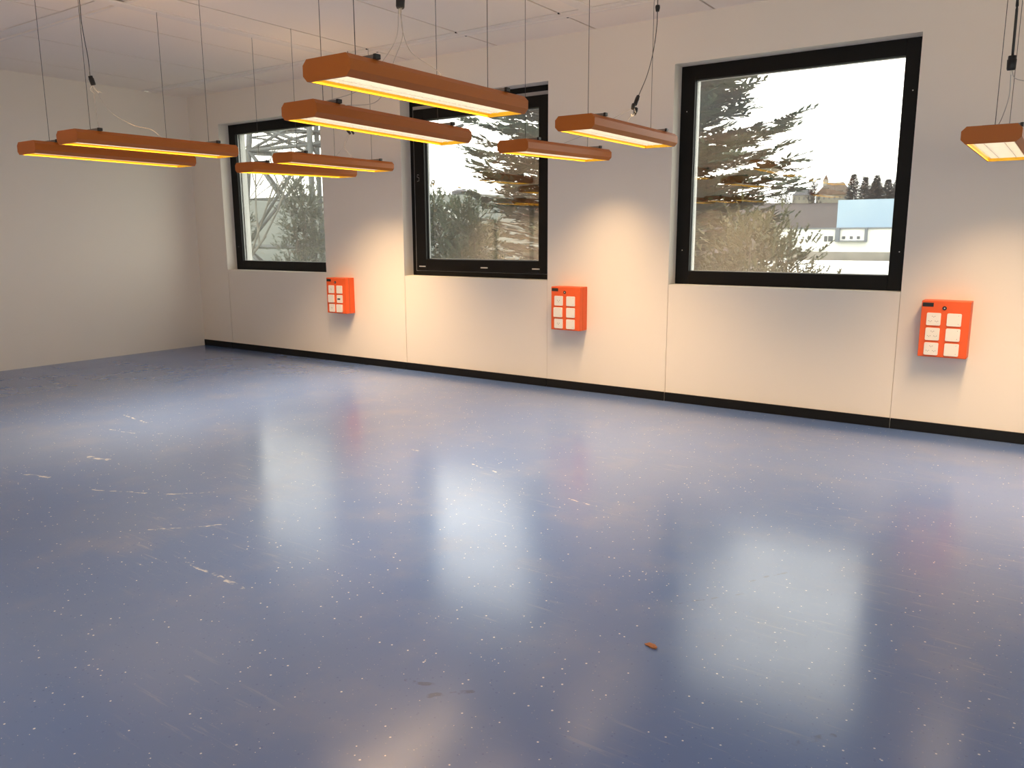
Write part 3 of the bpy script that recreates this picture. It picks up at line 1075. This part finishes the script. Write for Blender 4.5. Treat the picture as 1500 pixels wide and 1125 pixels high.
def conifer(x, y, z0, top, rfun, label, mat, nbr, step, sl, group, droop=-0.15, wob=0.25, name='conifer_tree', zlo=None):
    root = empty(name, (x, y, z0))
    tag(root, label, 'tree', group)
    bm = bmesh.new()
    H = top - z0
    tube(bm, [(0, 0, 0), (0.03 * H * .1, 0, H * .4), (0, 0, H * 0.97)], [0.022 * H, 0.014 * H, 0.003 * H], 8)
    link('trunk', bm, M_BARK, root)
    bm = bmesh.new()
    bw = bmesh.new()
    for i in range(nbr):
        z = (zlo if zlo is not None else z0 + 0.08 * H) + ((top - 0.02 * H) - (zlo if zlo is not None else z0 + 0.08 * H)) * ((i + rnd.random()) / nbr)
        rr = rfun(z) * rnd.uniform(1 - wob, 1 + wob * 0.45)
        if rr < 0.05: rr = 0.05
        a = i * 2.39996 + rnd.uniform(-.5, .5)
        hd = Vector((math.cos(a), math.sin(a), 0))
        p0 = Vector((0, 0, z - z0))
        pts = []
        for k in range(6):
            f = k / 5
            pts.append(p0 + hd * rr * f + Vector((0, 0, rr * (droop * f * 1.6 + (0.30 * f * f)))))
        tube(bw, [pts[0], pts[2], pts[5]], [0.012 * rr + .01, 0.008 * rr + .006, 0.003], 4, cap=False)
        n_ = max(2, int(rr / step))
        for k in range(n_):
            f = 0.18 + 0.82 * (k + rnd.random()) / n_
            seg = min(int(f * 5), 4)
            q = pts[seg].lerp(pts[seg + 1], f * 5 - seg)
            for sg in (-1, 1):
                d = (hd * 0.8 + hd.cross(Vector((0, 0, 1))) * sg * rnd.uniform(.3, 1.1) + Vector((0, 0, rnd.uniform(-.1, .40)))).normalized()
                spray(bm, q, d, sl * rnd.uniform(.7, 1.25) * (0.6 + 0.5 * (1 - f)), sl * 0.105, 8)
        spray(bm, pts[5] - hd * sl * 0.3, (hd + Vector((0, 0, .22))).normalized(), sl * 1.0, sl * 0.075, 8)
    link('branches', bw, M_BARK, root)
    link('foliage', bm, mat, root)
    return root


def shrub(x, y, z0, top, rad, label, mat, n, leaf, group, name='leafy_shrub', zlo=None):
    """clumped foliage round a few stems"""
    root = empty(name, (x, y, z0))
    tag(root, label, 'shrub', group)
    bs = bmesh.new()
    bm = bmesh.new()
    H = top - z0
    cl = []
    for i in range(16):
        a = i * 2.39996
        f = (i + 0.5) / 16
        r_ = rad * math.sqrt(rnd.uniform(0.05, 1)) * (1 - 0.55 * f)
        c_ = Vector((math.cos(a) * r_, math.sin(a) * r_, ((zlo or z0) - z0) + (H - ((zlo or z0) - z0)) * (0.12 + 0.80 * f)))
        cl.append(c_)
        tube(bs, [(0, 0, 0), (c_.x * .3, c_.y * .3, c_.z * .6), c_], [0.06, 0.035, 0.01], 5, cap=False)
    for i in range(n):
        c_ = rnd.choice(cl)
        v_ = Vector((rnd.gauss(0, 1), rnd.gauss(0, 1), rnd.gauss(0, 1)))
        p = c_ + Vector((v_.x * rad * .26, v_.y * rad * .26, v_.z * rad * .24))
        d = (v_.normalized() + Vector((0, 0, 0.6))).normalized()
        spray(bm, p, d, leaf * rnd.uniform(.6, 1.3), leaf * 0.10, 5)
    link('stems', bs, M_BARK, root)
    link('foliage', bm, mat, root)
    return root


conifer(-10.2, 20.2, GZ, 15.0, lambda z: max(0.1, min(4.35, (15.0 - z) * 0.372)), 'tall dark green fir seen through the middle and right windows', M_FIR, 520, 0.27, 0.85, 'trees outside the windows', zlo=-2.0)
shrub(-4.75, 14.9, GZ, 1.55, 1.15, 'olive coloured bush low in the right window', M_OLIVE, 2100, 0.26, 'bushes outside the windows', zlo=-1.6)
shrub(-6.3, 12.4, GZ, 1.5, 0.95, 'olive coloured bush at the bottom left of the right window', M_OLIVE, 1500, 0.26, 'bushes outside the windows', zlo=-1.6)
shrub(-13.8, 16.0, GZ, 2.3, 1.25, 'soft green pine bush at the lower left of the middle window', M_BUSHG, 2300, 0.28, 'bushes outside the windows', zlo=-1.4)
shrub(-11.3, 14.6, GZ, 2.2, 0.70, 'slim green pine bush right beside the softer bush in the middle window', M_BUSHG, 1700, 0.26, 'bushes outside the windows', zlo=-1.4)

# lattice pylon seen through the left window
root = empty('lattice_pylon', (-24.1, 21.6, GZ))
tag(root, 'grey steel lattice pylon outside the left window', 'pylon')
hw = lambda z: 2.30 - (z - GZ) * 0.068


def corner(z, k, off=0.0):
    s = hw(z) + off
    sx, sy = ((-1, -1), (1, -1), (1, 1), (-1, 1))[k % 4]
    return Vector((sx * s, sy * s, z - GZ))


for k in range(4):
    bm = bmesh.new()
    bar(bm, corner(GZ, k), corner(13.5, k), 0.13)
    link('pylon_leg', bm, M_STEELW, root)
bm = bmesh.new()
lev = [GZ, -1.9, 1.0, 4.55, 5.5, 6.4, 7.6, 9.0, 10.5, 12.0, 13.4]
for i, (a, b) in enumerate(zip(lev, lev[1:])):
    for k in range(4):
        wdt = 0.075 if b - a > 2 else 0.055
        bar(bm, corner(a, k), corner(b, k + 1), wdt)
        bar(bm, corner(a, k + 1), corner(b, k), wdt)
        bar(bm, corner(b, k), corner(b, k + 1), 0.07)
        m_ = (a + b) / 2
        bar(bm, corner(m_, k), corner(m_, k + 1), 0.028)
link('pylon_bracing', bm, M_STEELW, root)
bm = bmesh.new()
for z in (4.55, 5.5):
    for sy in (-1, 1):
        bar(bm, (-7.0, sy * 0.25, z + 0.45 - GZ), (-hw(z), sy * hw(z), z - GZ), 0.055)
        bar(bm, (7.0, sy * 0.25, z + 0.45 - GZ), (hw(z), sy * hw(z), z - GZ), 0.055)
link('cross_arm', bm, M_STEELW, root)


def bare_tree(x, y, h, label, seed, mat):
    r2 = random.Random(seed)
    root = empty('bare_tree', (x, y, GZ))
    tag(root, label, 'tree', 'bare trees outside the left window')
    bt = bmesh.new()
    bb = bmesh.new()

    def grow(bm_, p, d, L, rad, lv):
        q = p + d * L * 0.5 + Vector((r2.uniform(-.06, .06), r2.uniform(-.06, .06), 0)) * L
        e_ = p + d * L
        tube(bm_, [p, q, e_], [rad, rad * 0.82, rad * 0.62], 5 if lv < 3 else 3, cap=False)
        if lv >= 5: return
        for k in range(3 if lv < 2 else 2):
            nd = (d + Vector((r2.uniform(-.75, .75), r2.uniform(-.75, .75), r2.uniform(-.05, .55)))).normalized()
            grow(bb, q.lerp(e_, r2.uniform(.2, 1)), nd, L * r2.uniform(.55, .8), rad * 0.58, lv + 1)
    grow(bt, Vector((0, 0, 0)), Vector((0, 0, 1)), h * 0.42, h * 0.009, 0)
    link('trunk', bt, mat, root)
    link('branches', bb, mat, root)


bare_tree(-19.9, 13.4, 11.0, 'bare pale tree at the left edge of the left window', 3, M_PALEBARK)
bare_tree(-25.2, 17.2, 11.0, 'bare branching tree in front of the steel pylon', 11, M_PALEBARK)
bare_tree(-29.5, 27.0, 12.5, 'bare tree standing behind the steel pylon', 23, M_PALEBARK)
shrub(-20.4, 17.6, GZ, 3.2, 0.85, 'pale grey green bush at the lower right of the left window', M_HAZEG, 1900, 0.24, 'bushes outside the windows', zlo=-1.2)
shrub(-22.6, 16.6, GZ, 3.1, 0.70, 'pale grey green bush at the lower left of the left window', M_HAZEG, 1500, 0.24, 'bushes outside the windows', zlo=-1.2)

for i, (x, zt, w) in enumerate(((-83.5, 27.5, 1.9), (-80.0, 26.5, 1.8), (-77.0, 25.0, 2.0), (-73.8, 26.5, 2.0), (-70.5, 25.0, 2.2), (-67.5, 26.8, 1.8), (-64.0, 24.8, 2.3), (-60.0, 25.0, 2.2))):
    conifer(x, 388 + (i % 3) * 7, 14.5, zt, (lambda w_, zt_: (lambda z: max(0.2, 1.25 * w_ * min(1, (zt_ - z) * 0.20))))(w, zt), 'dark distant fir in the row on the hill right of the houses', M_HAZEFIR, 200, 0.5, 1.5, 'firs on the hill', name='hazed_far_fir', zlo=15.5)
shrub(-113.5, 386, 13.0, 20.3, 4.4, 'round dark bush on the hill left of the cream house', M_HAZEFIR, 420, 1.3, 'bushes on the hill')
shrub(-100.5, 388, 13.5, 24.5, 2.4, 'dark tree on the hill between the two houses', M_HAZEFIR, 420, 1.3, 'bushes on the hill')
